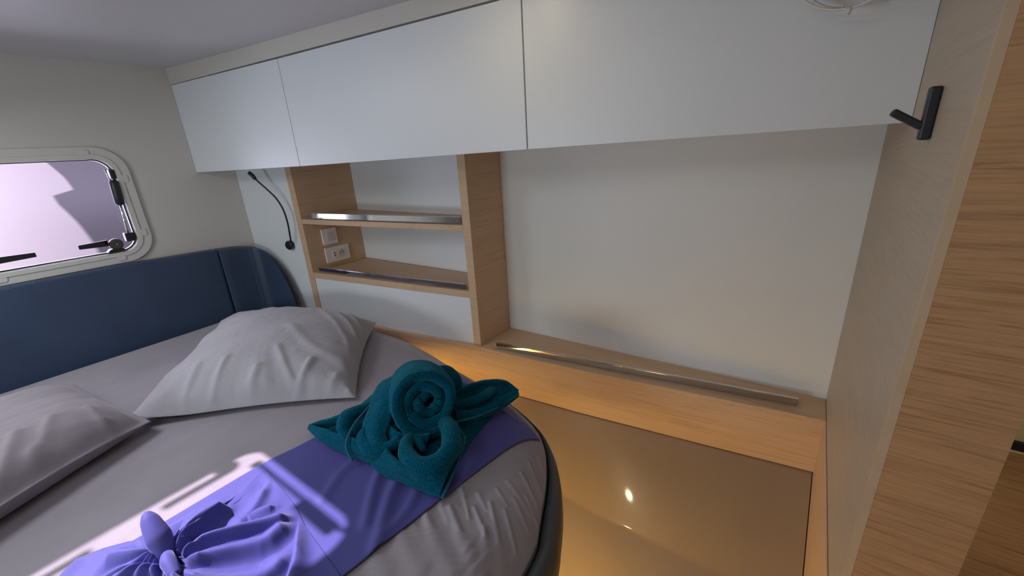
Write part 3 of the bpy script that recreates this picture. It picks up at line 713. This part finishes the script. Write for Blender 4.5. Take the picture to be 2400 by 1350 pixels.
bow_ridges = [(q((400, 1306), (450, 1245), (500, 1195), (530, 1165)), 0.022, 0.009, 0.046), (q((402, 1312), (470, 1262), (560, 1228), (640, 1200), (695, 1182)), 0.014, 0.010, 0.036),
              (q((408, 1320), (480, 1298), (560, 1272), (620, 1250), (650, 1225), (690, 1200)), 0.020, 0.016, 0.036), (q((405, 1330), (480, 1350), (580, 1345), (640, 1310), (670, 1265)), 0.022, 0.014, 0.032),
              (q((385, 1316), (340, 1300), (290, 1295), (215, 1305)), 0.016, 0.022, 0.040), (q((385, 1328), (330, 1335), (270, 1350), (190, 1380)), 0.012, 0.018, 0.038),
              (q((396, 1302), (415, 1262), (432, 1228)), 0.012, 0.012, 0.026), (q((693, 1186), (690, 1260), (668, 1350), (650, 1420)), 0.016, 0.006, 0.024),
              (q((625, 1097), (600, 1150), (570, 1190), (540, 1215)), 0.012, 0.016, 0.014), (q((395, 1330), (430, 1400), (470, 1480)), 0.018, 0.018, 0.034), (q((385, 1335), (350, 1420), (300, 1490)), 0.016, 0.016, 0.034),
              (q((640, 1160), (600, 1175), (560, 1200)), 0.016, 0.010, 0.014), (q((745, 1240), (790, 1300), (840, 1350)), 0.03, 0.004, 0.006)]
def bow():
    nt_, nr = 560, 150
    P = np.zeros((nr, nt_, 2)); RR = np.zeros((nr, nt_)); TH = np.zeros((nr, nt_))
    for j in range(nt_):
        th = 2 * math.pi * j / nt_; R_ = poly_r(Kp, bow_outline, th)
        for i in range(nr):
            r = R_ * (0.02 + 0.98 * (i / (nr - 1)) ** 1.15); P[i, j] = Kp + r * np.array([math.cos(th), math.sin(th)]); RR[i, j] = i / (nr - 1); TH[i, j] = th
    F = P.reshape(-1, 2); r = RR.ravel(); th = TH.ravel(); dist = np.linalg.norm(F - Kp, axis=1)
    pl = np.abs(np.sin(th * 9 + 1.3 * np.sin(th * 3))) ** 1.3
    z = top_z(F) + 0.009 + 0.006 * (1 - r)
    fade = np.clip((1 - r) * 7, 0, 1) ** 0.8
    z += fade * (0.010 * pl * np.exp(-((dist - 0.04) / 0.05) ** 2) + 0.010 * np.exp(-((dist - 0.07) / 0.06) ** 2))
    z += fade * ridge_z(F, bow_ridges)
    z += fade * 0.004 * np.array([fbm((p[0] * 14, p[1] * 14, 2), 1, 2) for p in F])
    G = np.dstack([P, z.reshape(P.shape[:2])])
    return grid_mesh('gathered_cloth', G, M['runner'], RUN, wrap=True, solid=0.002, offset=1)
bow()
def A3(*pts): return [at(px, py, z) for px, py, z in pts]
tube('upright_fold', crom(A3((396, 1320, -0.712), (384, 1285, -0.690), (366, 1250, -0.668), (350, 1218, -0.650), (340, 1200, -0.640)), 26),
     list(np.interp(np.linspace(0, 1, 26), [0, 0.15, 0.42, 0.75, 0.92, 0.98, 1], [0.010, 0.015, 0.021, 0.0145, 0.0085, 0.005, 0.001])), M['runner'], RUN, seg=22, flat=(1.0, 0.75))
tube('upright_fold', crom(A3((390, 1322, -0.715), (362, 1305, -0.705), (338, 1282, -0.696), (324, 1264, -0.692)), 18),
     list(np.interp(np.linspace(0, 1, 18), [0, 0.2, 0.6, 0.9, 1], [0.010, 0.014, 0.018, 0.012, 0.002])), M['runner'], RUN, seg=16, flat=(1, 0.8))
tube('knot', crom(A3((412, 1350, -0.70), (402, 1330, -0.694), (394, 1315, -0.692), (392, 1300, -0.698), (396, 1290, -0.712)), 20),
     list(np.interp(np.linspace(0, 1, 20), [0, 0.5, 1], [0.010, 0.013, 0.006])), M['runner'], RUN, seg=14)

# ------------------------------------------------------------------ teal towel folded into a rosette
TW = thing('towel', 'teal terry towel rolled and folded into a rosette on the violet runner', 'towel', (-0.85, 0.62, ZM))
def fuzz(G, amp=0.0025, s=28, seed=0):
    G = np.array(G, float); sh = G.shape; F = G.reshape(-1, 3)
    for i in range(len(F)):
        p = Vector(F[i]) * s + Vector((seed, 0, 0)); F[i] += amp * np.array(noise.noise_vector(p))
    return F.reshape(sh)
def roll(name, c, axis, r_out, r_in, turns, length, th, seed, taper=0.0):
    a = Vector(axis).normalized(); s_ = Vector((0, 0, 1)).cross(a).normalized(); w = a.cross(s_)
    nA, nL = 190, 22; G = []
    for i in range(nA):
        t = i / (nA - 1); ang = t * turns * 2 * math.pi + 0.6; r = r_in + (r_out - r_in) * (t ** 0.92)
        wob = 0.012 * noise.noise(Vector((ang * 0.6, seed, 0))) + 0.004 * noise.noise(Vector((ang * 1.9, seed + 4, 0)))
        row = []
        for j in range(nL):
            q = j / (nL - 1)
            e = 0.010 * noise.noise(Vector((ang * 0.5, seed + 9, 2))) * q - 0.02 * (1 - t) * q
            h = -length * (1 - q) + e
            rr = (r + wob) * (1 - taper * (1 - q)) * (1 - 0.10 * max(0, (q - 0.75) / 0.25) ** 2)
            p = Vector(c) + a * h + s_ * (math.cos(ang) * rr) + w * (math.sin(ang) * rr * 0.95)
            row.append(tuple(p))
        G.append(row)
    return grid_mesh(name, fuzz(G, 0.002, 30, seed), M['terry'], TW, solid=th, offset=0, bevel=0)
ax = np.array([0.72, -0.52, 0.30])
rc = at(1000, 944, -0.600)
roll('rolled_core', rc, ax, 0.092, 0.008, 2.7, 0.17, 0.026, 1.0)
def loft(name, curves, n=60, m_=14, th=0.012, seed=0, amp=0.003, mat='terry', hem=None):
    K = [crom(A3(*c), n) for c in curves]; G = []
    K = np.array(K); U = np.linspace(0, 1, m_)
    for i in range(n): G.append(crom(K[:, i], m_))
    G = np.transpose(np.array(G), (1, 0, 2))
    o = grid_mesh(name, fuzz(G, amp, 26, seed), M[mat], TW, solid=th, offset=0)
    return o
def sausage(name, pts, rad, seed=0, seg=18, n=44, flat=(1, 1)):
    P = crom(A3(*pts), n); R_ = list(np.interp(np.linspace(0, 1, n), np.linspace(0, 1, len(rad)), rad))
    v, f = tube_geo(P, R_, seg, flat); v = [np.array(q) + 0.004 * np.array(noise.noise_vector(Vector(q) * 24 + Vector((seed, 0, 0)))) for q in v]
    return mk(name, v, f, M['terry'], TW, smooth=True)
# mound of folded towel under everything
def mound():
    outl = [tuple(at(px, py, -0.73)[:2]) for px, py in [(745, 1018), (800, 1052), (880, 1088), (925, 1118), (985, 1142), (1028, 1155), (1065, 1098), (1100, 1040), (1140, 990), (1170, 950), (1160, 915), (1080, 890), (1000, 890), (930, 905), (870, 925), (830, 960), (780, 985)]]
    c = np.mean(outl, 0); nt_, nr = 140, 36; P = np.zeros((nr, nt_, 2)); R_ = np.zeros((nr, nt_))
    for j in range(nt_):
        th = 2 * math.pi * j / nt_; rr = poly_r(c, outl, th)
        for i in range(nr): P[i, j] = c + rr * (0.01 + 0.99 * i / (nr - 1)) * np.array([math.cos(th), math.sin(th)]); R_[i, j] = i / (nr - 1)
    F = P.reshape(-1, 2); r = R_.ravel()
    z = top_z(F) + 0.009 + 0.045 * (1 - r ** 2.0) ** 0.8 + 0.010 * np.array([fbm((p[0] * 16, p[1] * 16, 7), 1, 2) for p in F]) * (1 - r)
    return grid_mesh('folded_layers', fuzz(np.dstack([P, z.reshape(P.shape[:2])]), 0.0015, 30), M['terry'], TW, wrap=True)
mound()
# pointed front flap and its pocket
loft('front_flap', [[(872, 1062, -0.722), (882, 1098, -0.724), (940, 1128, -0.724), (1000, 1153, -0.724), (1034, 1166, -0.722)],
                    [(884, 1048, -0.700), (905, 1088, -0.700), (955, 1112, -0.698), (1008, 1128, -0.698), (1042, 1128, -0.702)],
                    [(905, 1030, -0.678), (918, 1068, -0.676), (960, 1094, -0.672), (1015, 1102, -0.672), (1060, 1078, -0.680)]], th=0.011, seed=2)
loft('front_rim', [[(1034, 1166, -0.722), (1058, 1110, -0.715), (1078, 1060, -0.700), (1084, 1025, -0.684), (1070, 1000, -0.668)],
                   [(1050, 1120, -0.712), (1062, 1090, -0.706), (1072, 1052, -0.690), (1072, 1020, -0.674), (1056, 1000, -0.660)]], th=0.010, seed=3, m_=8)
tube('hem', crom(A3((1037, 1166, -0.716), (1062, 1108, -0.708), (1082, 1058, -0.692), (1087, 1025, -0.676), (1072, 1002, -0.660)), 40), 0.0035, M['terry_hem'], TW, seg=8)
loft('pocket_side', [[(905, 1030, -0.678), (905, 1010, -0.668), (930, 1000, -0.662), (960, 1005, -0.668)],
                     [(884, 1050, -0.700), (890, 1015, -0.690), (915, 995, -0.685), (950, 990, -0.690)]], th=0.012, seed=12, m_=8)
sausage('inner_curl', [(1040, 985, -0.668), (1058, 1015, -0.664), (1056, 1052, -0.668), (1030, 1082, -0.672), (990, 1092, -0.674), (957, 1072, -0.674), (950, 1045, -0.674), (965, 1028, -0.676), (985, 1040, -0.680), (992, 1058, -0.684)],
        [0.020, 0.025, 0.024, 0.022, 0.021, 0.020, 0.018, 0.015, 0.012, 0.008], seed=5)
# left pointed flap with an open fold
loft('left_flap', [[(724, 1003, -0.724), (760, 1036, -0.724), (830, 1070, -0.724), (905, 1096, -0.724)],
                   [(724, 1000, -0.715), (770, 1024, -0.706), (830, 1048, -0.698), (895, 1070, -0.696)],
                   [(726, 996, -0.704), (770, 1008, -0.690), (810, 1020, -0.682), (860, 1036, -0.678)]], th=0.010, seed=6)
loft('left_back_flap', [[(724, 998, -0.710), (770, 982, -0.690), (815, 966, -0.674), (860, 950, -0.668)],
                        [(728, 1003, -0.728), (775, 1006, -0.730), (822, 1012, -0.730), (868, 1018, -0.728)]], th=0.010, seed=7, m_=8)
sausage('side_fold', [(872, 948, -0.665), (838, 962, -0.660), (812, 978, -0.662), (806, 1002, -0.672), (822, 1030, -0.690)], [0.014, 0.018, 0.020, 0.018, 0.012], seed=8, flat=(1, 0.8))
tube('hem', crom(A3((868, 950, -0.652), (838, 985, -0.656), (818, 1018, -0.670), (812, 1050, -0.695), (826, 1080, -0.715)), 40), 0.0032, M['terry_hem'], TW, seg=8)
loft('draped_fold', [[(925, 885, -0.625), (890, 905, -0.628), (870, 955, -0.645), (855, 1000, -0.668), (862, 1040, -0.688)],
                     [(935, 900, -0.612), (905, 925, -0.618), (892, 968, -0.635), (880, 1005, -0.655), (885, 1045, -0.676)],
                     [(945, 930, -0.605), (925, 955, -0.625), (915, 990, -0.650), (905, 1020, -0.668), (915, 1055, -0.685)]], th=0.016, seed=9, m_=12)
sausage('lower_fold', [(868, 1000, -0.668), (850, 1028, -0.682), (868, 1052, -0.690), (905, 1050, -0.684), (940, 1030, -0.672)], [0.012, 0.016, 0.018, 0.016, 0.012], seed=10)
loft('under_roll_fold', [[(905, 985, -0.655), (935, 1010, -0.660), (965, 1020, -0.664), (1010, 1015, -0.664)],
                         [(890, 1000, -0.672), (918, 1032, -0.680), (950, 1040, -0.684), (1000, 1040, -0.690)]], th=0.014, seed=11, m_=8)
# right wing: a flattened loop
loft('right_wing', [[(1060, 985, -0.690), (1110, 985, -0.706), (1165, 963, -0.708), (1213, 930, -0.700)],
                    [(1068, 975, -0.676), (1115, 970, -0.688), (1168, 948, -0.690), (1214, 922, -0.690)],
                    [(1066, 962, -0.664), (1108, 962, -0.676), (1160, 940, -0.680), (1205, 915, -0.682)]], th=0.009, seed=13, m_=10)
loft('right_wing_top', [[(1062, 925, -0.665), (1095, 905, -0.650), (1140, 893, -0.650), (1185, 895, -0.662), (1213, 915, -0.682)],
                        [(1062, 945, -0.690), (1100, 925, -0.690), (1145, 912, -0.692), (1185, 910, -0.694), (1212, 922, -0.696)]], th=0.010, seed=14, m_=8)
sausage('wing_fold', [(1070, 958, -0.690), (1110, 940, -0.682), (1145, 922, -0.676), (1152, 905, -0.676), (1130, 897, -0.672)], [0.016, 0.018, 0.017, 0.014, 0.008], seed=15, flat=(1, 0.7))
tube('hem', crom(A3((1062, 990, -0.684), (1112, 978, -0.692), (1166, 954, -0.694), (1214, 925, -0.690)), 40), 0.0032, M['terry_hem'], TW, seg=8)
sausage('back_fold', [(1020, 872, -0.640), (1050, 872, -0.650), (1068, 890, -0.668), (1072, 915, -0.690)], [0.016, 0.020, 0.018, 0.012], seed=16)
loft('right_inner_layer', [[(1062, 930, -0.676), (1100, 912, -0.668), (1145, 902, -0.668), (1185, 903, -0.676), (1208, 916, -0.688)], [(1066, 982, -0.694), (1110, 978, -0.708), (1160, 958, -0.710), (1192, 942, -0.706), (1208, 928, -0.700)]], th=0.008, seed=19, m_=8)
loft('right_under_flap', [[(1088, 1010, -0.725), (1130, 985, -0.725), (1160, 968, -0.725)], [(1088, 1040, -0.728), (1115, 1010, -0.728), (1140, 985, -0.728)]], th=0.006, seed=17, m_=6)

# ------------------------------------------------------------------ sockets on the side panel of the shelf unit
def socket(label, y0, y1, z0, z1, kind):
    x = xl1
    T_ = thing('power_socket', label, 'socket', (x, (y0 + y1) / 2, z0))
    plate_x('cover_plate', rrect((y0 + y1) / 2, (z0 + z1) / 2, (y1 - y0) / 2, (z1 - z0) / 2, 0.004, 4), [], x + 0.0003, x + 0.010, M['socket'], T_, bevel=0.002)
    if kind == 'single':
        cy, cz = (y0 + y1) / 2 + 0.006, (z0 + z1) / 2 - 0.002
        ins = plate_x('insert', rrect(cy, cz, 0.0225, 0.0225, 0.002, 3), [], x + 0.0102, x + 0.0125, M['socket_in'], T_, bevel=0.0006)
        plate_x('port', rrect(cy, cz + 0.011, 0.003, 0.0012, 0.0005, 2), [], x + 0.0126, x + 0.0130, M['dark_gap2'], ins)
        plate_x('port', rrect(cy, cz - 0.004, 0.006, 0.005, 0.001, 2), [], x + 0.0126, x + 0.0130, M['socket_in'], ins)
    else:
        cz = (z0 + z1) / 2; cy = y0 + 0.048
        ins = plate_x('insert', rrect(cy, cz, 0.0125, 0.0225, 0.002, 3), [], x + 0.0102, x + 0.0125, M['socket'], T_, bevel=0.0006)
        for k in (0.007, -0.006): plate_x('port', rrect(cy, cz + k, 0.005, 0.0028, 0.0005, 2), [], x + 0.0126, x + 0.0131, M['dark_gap2'], ins)
        c2 = y0 + 0.092
        r = disc('socket_ring', (x + 0.0102, c2, cz), (1, 0, 0), [(0, 0.021), (0.003, 0.021), (0.003, 0.0185), (0.0004, 0.0175)], M['socket_in'], T_, seg=28)
        for (dy, dz, rr_) in ((-0.0095, 0.0, 0.0028), (0.0095, 0, 0.0028)): disc('pin_hole', (x + 0.0107, c2 + dy, cz + dz), (1, 0, 0), [(0, rr_), (0.0004, rr_)], M['dark_gap2'], r, seg=10)
        disc('earth_pin', (x + 0.0107, c2, cz + 0.010), (1, 0, 0), [(0, 0.0024), (0.006, 0.002)], M['steel'], r, seg=10)
socket('square white single socket plate on the niche side, the upper one', 1.150, 1.232, -0.434, -0.352, 'single')
socket('white double plate with charging ports and round socket, the lower one', 1.150, 1.288, -0.533, -0.452, 'double')

# ------------------------------------------------------------------ reading lamp
def onw(px, py, off):                  # a point in front of the white wall piece
    d = ray(px, py); s_ = 0.14; y0 = 1.0 - off
    t = (y0 - s_ * (-2.487)) / (d[1] - s_ * d[0]); return d * t
T = thing('reading_lamp', 'black flexible gooseneck reading lamp on the white wall by the headboard', 'lamp', tuple(onw(682, 574, 0.0)))
nrm = Vector((0.14, -1, 0)).normalized()
b0 = onw(682, 574, 0.0)
disc('base', b0, nrm, [(0, 0.024), (0.014, 0.024), (0.020, 0.019)], M['black_plastic'], T, seg=32, smooth=False)
pth = [onw(682, 566, 0.018), onw(679, 548, 0.03), onw(674, 522, 0.036), onw(664, 492, 0.04), onw(648, 466, 0.045), onw(628, 446, 0.055), onw(610, 430, 0.065), onw(597, 418, 0.075)]
tube('gooseneck', crom(pth, 50), 0.0042, M['black_plastic'], T, seg=10)
hd = crom([onw(599, 420, 0.072), onw(592, 412, 0.078), onw(583, 404, 0.086)], 8)
tube('lamp_head', hd, [0.007, 0.0085, 0.009, 0.009, 0.009, 0.009, 0.009, 0.0085], M['black_plastic'], T, seg=16)

# ------------------------------------------------------------------ coat hook on the partition
T = thing('coat_hook', 'black angled metal coat hook on the oak partition', 'hook', (XP, 0.93, -0.03))
a0 = at_axis(2212, 203, 0, XP - 0.006); a1 = at_axis(2176, 328, 0, XP - 0.006)
def bar(name, p, q, w, t, wdir, parent, bevel=0.003):
    p = Vector(p); q = Vector(q); d = (q - p).normalized(); w_ = Vector(wdir); w_ = (w_ - d * w_.dot(d)).normalized(); n_ = d.cross(w_)
    v = []
    for e in (p, q):
        for (i, j) in ((-1, -1), (1, -1), (1, 1), (-1, 1)): v.append(e + w_ * (w / 2 * i) + n_ * (t / 2 * j))
    return mk(name, v, HEX, M['black_matt'], parent, bevel=bevel)
bp = bar('back_bar', (XP - 0.0075, 0.912, 0.050), (XP - 0.0075, 0.912, -0.025), 0.020, 0.014, (0, 1, 0), T)
bar('prong', (XP - 0.012, 0.912, -0.006), (XP - 0.051, 0.912, 0.019), 0.019, 0.011, (0, 1, 0), T)

# ------------------------------------------------------------------ small round fan in front of the cabinet, mostly above the frame
T = thing('cabin_fan', 'white caged round fan at the top edge before the wide cabinet', 'fan', (0.015, 1.06, 0.29))
fc = Vector((0.010, 1.00, 0.290)); fa = Vector((-0.25, -1, -0.10)).normalized()
fs = fa.orthogonal().normalized(); fw = fa.cross(fs)
RF = 0.098
def ring(name, c, r, t, parent):
    v = []; f = []; n1, n2 = 64, 10
    for i in range(n1):
        A = 2 * math.pi * i / n1; rd = fs * math.cos(A) + fw * math.sin(A)
        for k in range(n2):
            Bq = 2 * math.pi * k / n2; v.append(Vector(c) + rd * (r + t * math.cos(Bq)) + fa * (t * math.sin(Bq)))
    for i in range(n1):
        for k in range(n2):
            i2, k2 = (i + 1) % n1, (k + 1) % n2; f.append((i * n2 + k, i2 * n2 + k, i2 * n2 + k2, i * n2 + k2))
    return mk(name, v, f, M['frame_plastic'], parent, smooth=True)
ring('cage_ring', fc, RF, 0.0022, T); ring('cage_ring', fc - fa * 0.03, RF * 0.96, 0.0018, T)
ring('cage_ring', fc + fa * 0.006, RF * 0.45, 0.0015, T)
for k in range(12):
    A = 2 * math.pi * (k + 0.35) / 12; rd = fs * math.cos(A) + fw * math.sin(A)
    tube('cage_spoke', [fc + rd * 0.018 + fa * 0.008, fc + rd * RF * 0.5 + fa * 0.007, fc + rd * RF], 0.0013, M['frame_plastic'], T, seg=6)
disc('hub', fc - fa * 0.03, fa, [(0, 0.024), (0.030, 0.024), (0.036, 0.018)], M['frame_plastic'], T, seg=24)
for k in range(3):
    v = []; f = []
    for i in range(8):
        r = 0.022 + 0.062 * i / 7
        for j in range(6):
            A = 2 * math.pi * k / 3 + (j / 5 - 0.5) * 1.25 * (0.7 + 0.3 * i / 7); rd = fs * math.cos(A) + fw * math.sin(A)
            v.append(fc + rd * r - fa * (0.016 + 0.010 * (j / 5 - 0.5)))
    for i in range(7):
        for j in range(5): f.append((i * 6 + j, i * 6 + j + 1, i * 6 + j + 7, i * 6 + j + 6))
    mk('blade', v, f, M['frame_plastic'], T, smooth=True, solid=0.002)
dn = -Vector((0, 0, 1)); dn = (dn - fa * dn.dot(fa)).normalized()
tube('cage_clip', [fc + dn * (RF - 0.001), fc + dn * (RF + 0.010)], [0.0055, 0.0022], M['frame_plastic'], T, seg=10)
tube('mount', [fc - fa * 0.03, fc - fa * 0.06 + Vector((0, 0, 0.0)), Vector((fc.x + 0.0, yc(fc.x) - 0.001, 0.30))], [0.012, 0.010, 0.014], M['frame_plastic'], T, seg=14)

# ------------------------------------------------------------------ recessed ceiling spot that glints in the gelcoat
T = thing('ceiling_spotlight', 'small round warm ceiling spotlight above the gap beside the bed', 'lamp', (-0.64, 0.80, 0.40))
disc('trim_ring', (-0.64, 0.80, 0.409), (0, 0, -1), [(0, 0.034), (0.006, 0.034), (0.008, 0.027)], M['steel'], T, seg=28)
disc('diffuser', (-0.64, 0.80, 0.4005), (0, 0, -1), [(0, 0.021), (0.002, 0.018)], M['lampglow'], T, seg=24)
